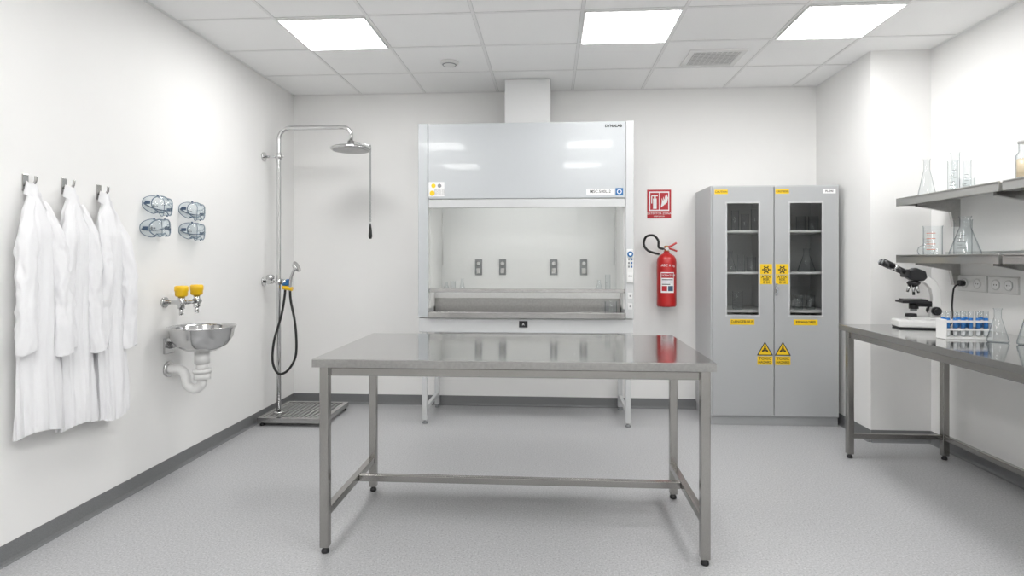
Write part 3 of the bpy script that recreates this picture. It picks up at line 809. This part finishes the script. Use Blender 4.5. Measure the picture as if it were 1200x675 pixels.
for z in (1.778, 1.378):
    shelf(z, 3.44, 4.41); shelf(z, 2.44, 3.41)
g = 'glassware on the wall shelves'
z1_, z2_ = 1.7785, 1.3785
flask((2.60, 4.31, z1_), .055, .27, 'tall clear conical flask on the steel wall shelf', g)
cylinder_glass((2.70, 4.20, z1_), .028, .24, 'clear glass measuring cylinder on the steel wall shelf', group=g)
cylinder_glass((2.62, 4.05, z1_), .024, .27, 'clear glass measuring cylinder on the steel wall shelf', group=g)
cylinder_glass((2.70, 4.06, z1_), .022, .22, 'clear glass measuring cylinder on the steel wall shelf', group=g)
cylinder_glass((2.58, 3.88, z1_), .04, .08, 'short clear glass beaker on the steel wall shelf', 'beaker', 'beaker', foot=False, group=g)
t = thing('glass_jar', 'round glass jar of cream coloured liquid on the steel shelf', 'jar', (2.53, 3.33, z1_), group=g)
b = MB(); b.lathe([(0, .001), (.052, .001), (.058, .01), (.058, .13), (.045, .15), (.045, .19), (.048, .195)], M_glass, seg=28); part(t, 'jar_glass', b, world=False)
b = MB(); b.lathe([(0, .004), (.055, .004), (.055, .11), (0, .11)], M_orange, seg=28); part(t, 'liquid', b, world=False)
b = MB(); b.lathe([(0, .196), (.05, .196), (.05, .215), (0, .215)], M_white, seg=28); part(t, 'lid', b, world=False)
t = thing('round_flask', 'small round clear flask on the steel wall shelf', 'flask', (2.60, 4.32, z2_), group=g)
b = MB(); b.lathe([(0, .001), (.03, .001), (.045, .012), (.052, .035), (.045, .06), (.018, .078), (.016, .12), (.02, .125)], M_glass, seg=28); part(t, 'flask_glass', b, world=False)
cylinder_glass((2.56, 4.18, z2_), .055, .20, 'clear glass beaker with red graduations on the wall shelf', 'beaker', 'beaker', marks=M_mark, foot=False, group=g)
cylinder_glass((2.70, 4.10, z2_), .05, .235, 'clear glass beaker on the steel wall shelf', 'beaker', 'beaker', foot=False, group=g)
flask((2.575, 3.89, z2_), .085, .245, 'large clear conical flask on the steel wall shelf', g)
flask((2.42, 3.40, .9055), .050, .185, 'small clear conical flask standing on the steel bench', 'flasks on the bench')
flask((2.52, 3.28, .9055), .075, .29, 'large clear conical flask standing on the steel bench', 'flasks on the bench')

# ------------------------------------------------------------------ sockets
for (y0, y1) in ((4.02, 4.28), (3.76, 3.99)):
    t = thing('wall_socket', 'white double electrical socket on the wall', 'socket', (XR, (y0+y1)/2, 1.195), group='wall sockets above the bench')
    b = MB(); b.box(XR-.016, XR, y0, y1, 1.145, 1.245, M_white, .004)
    b.frame(y0-.004, y1+.004, 1.141, 1.249, y0+.004, y1-.004, 1.149, 1.241, 0, .010, M_bar, Matrix(((0, -1, 0, XR), (1, 0, 0, 0), (0, 0, 1, 0), (0, 0, 0, 1))))
    part(t, 'socket_plate', b)
    for yc in (y0+(y1-y0)*.27, y0+(y1-y0)*.73):
        b = MB(); b.cyl((XR-.0162, yc, 1.195), (XR-.020, yc, 1.195), .034, M_bar, seg=24)
        b.cyl((XR-.0202, yc, 1.195), (XR-.0206, yc, 1.195), .027, M_paper, seg=24)
        for dy in (-.01, .01): b.cyl((XR-.0207, yc+dy, 1.195), (XR-.0212, yc+dy, 1.195), .004, M_black, seg=10)
        part(t, 'socket_face', b)

# ------------------------------------------------------------------ microscope
t = thing('microscope', 'black and white binocular microscope standing on the steel bench', 'microscope', (2.40, 4.08, .9055), rz=math.radians(-12))
b = MB(); b.box(-.13, .13, -.075, .075, .008, .055, M_white, .012, seg=3); b.box(-.125, .125, -.07, .07, .0, .01, M_black, .003)
b.box(-.06, .13, -.055, .055, .05, .075, M_white, .010, seg=3)
part(t, 'base', b, world=False)
b = MB(); b.prism([(.06, .06), (.128, .06), (.132, .16), (.125, .25), (.10, .31), (.05, .345), (.0, .345), (.0, .305), (.04, .295), (.07, .26), (.082, .2), (.078, .13)], -.028, .028, M_white, bev=.006); part(t, 'arm', b, world=False)
b = MB(); b.box(-.105, .06, -.075, .075, .165, .180, M_black, .003); b.box(-.09, .045, -.05, .05, .1805, .190, M_black, .002); b.box(.0, .08, -.02, .02, .14, .166, M_black)
part(t, 'stage', b, world=False, label='black specimen stage')
b = MB(); b.cyl((-.02, 0, .1645), (-.02, 0, .125), .028, M_black); b.cyl((-.02, 0, .125), (-.02, 0, .11), .02, M_grey); b.lathe([(0, 0), (.035, 0), (.032, .018), (0, .02)], M_black, (-.035, 0, .0755))
part(t, 'condenser', b, world=False)
b = MB(); b.lathe([(0, 0), (.034, 0), (.040, .014), (.030, .024), (0, .026)], M_black, (-.02, 0, .283))
for (dx, dy, l) in ((.0, 0, .07), (-.024, .012, .05), (.014, -.024, .055), (.014, .02, .04)):
    b.cyl((-.02+dx*.8, dy*.8, .285), (-.02+dx*1.3, dy*1.3, .285-l), .011, M_chrome, r2=.008, seg=16)
part(t, 'nosepiece', b, world=False)
b = MB(); b.prism([(.05, .33), (.04, .372), (-.015, .395), (-.07, .372), (-.062, .325), (-.03, .308), (.03, .308)], -.035, .035, M_black, bev=.008)
b.box(-.085, -.05, -.05, .05, .330, .385, M_black, .010, M=None); part(t, 'head', b, world=False)
for y in (-.032, .032):
    b = MB(); b.cyl((-.055, y, .355), (-.15, y, .405), .017, M_black, seg=20); b.cyl((-.148, y, .404), (-.205, y, .434), .021, M_black, seg=20); b.cyl((-.2052, y, .4341), (-.212, y, .4375), .015, M_grey, seg=20); b.cyl((-.125, y, .392), (-.14, y, .400), .019, M_chrome, seg=20)
    part(t, 'eyepiece', b, world=False)
for y in (-1, 1):
    b = MB(); b.cyl((.095, y*.028, .115), (.095, y*.055, .115), .027, M_black, seg=24); b.cyl((.095, y*.055, .115), (.095, y*.068, .115), .017, M_black, seg=20); part(t, 'focus_knob', b, world=False)
t = thing('power_cable', 'black power cable with plug running from the wall socket', 'cable', (XR-.03, 4.21, 1.195))
b = MB(); b.cyl((XR-.0215, 4.21, 1.195), (XR-.055, 4.21, 1.195), .020, M_black, seg=20); part(t, 'plug', b)
b = MB(); b.tube(catmull([(XR-.05, 4.21, 1.19), (XR-.085, 4.21, 1.16), (XR-.09, 4.22, 1.05), (XR-.10, 4.2, .97), (XR-.14, 4.16, .918), (2.58, 4.12, .912)], 8), .0055, M_black, 8); part(t, 'cord', b)

# ------------------------------------------------------------------ test tube rack
rx, ry, rz_ = 2.345, 3.55, .9055
t = thing('test_tube_rack', 'white plastic test tube rack standing on the steel bench', 'test tube rack', (rx, ry, rz_))
nx = 6; pit = .041; hx = nx*pit/2+.004
b = MB()
for z in (.095, .050):
    for y in (-.042, -.002, .038): b.box(-hx, hx, y, y+.004, z, z+.012, M_white)
    for i in range(nx+1): b.box(-nx*pit/2+i*pit-.003, -nx*pit/2+i*pit+.003, -.0379, .0379, z, z+.008, M_white)
part(t, 'rack_grid', b, world=False)
b = MB(); b.box(-hx, hx, -.042, .042, 0, .014, M_white, .003)
part(t, 'rack_base', b, world=False)
for x in (-hx, hx-.006):
    b = MB(); b.box(x-.0005, x+.0065, -.044, .044, .0, .112, M_white, .002); part(t, 'rack_end', b, world=False)
src = None
for j, y in enumerate((-.021, .019)):
    for i in range(nx):
        if j == 1 and i in (1, 4): continue
        loc = (rx-nx*pit/2+pit*(i+.5), ry+y, rz_+.0145)
        if src is None:
            src = thing('test_tube', 'glass test tube of blue liquid standing in the rack', 'test tube', loc, group='test tubes in the rack')
            b = MB(); b.lathe([(0, .0005), (.006, .002), (.0115, .009), (.012, .015), (.012, .138), (.0138, .141), (.0135, .143)], M_glass, seg=18); part(src, 'tube_glass', b, world=False)
            b = MB(); b.lathe([(0, .045), (.0108, .045), (.0108, .105), (0, .105)], M_bluel, seg=16)
            b.lathe([(0, .002), (.006, .0035), (.010, .01), (.0108, .016), (.0108, .0448), (0, .0448)], M_paper, seg=16); part(src, 'liquid', b, world=False, label='blue liquid over white sediment')
        else: clone(src, loc)

# ------------------------------------------------------------------ world + camera
w = bpy.data.worlds.new('World'); sc.world = w; w.use_nodes = True
w.node_tree.nodes['Background'].inputs[0].default_value = (0.9, 0.95, 1, 1); w.node_tree.nodes['Background'].inputs[1].default_value = 0.3
cam = bpy.data.cameras.new('camera'); co = bpy.data.objects.new('camera', cam); COL.objects.link(co)
cam.sensor_width = 36; cam.lens = 21.0; cam.shift_y = -0.02875; cam.clip_start = .05
co.location = (0, 0, 1.36); co.rotation_euler = (math.radians(90), 0, math.atan(45/700))
sc.camera = co
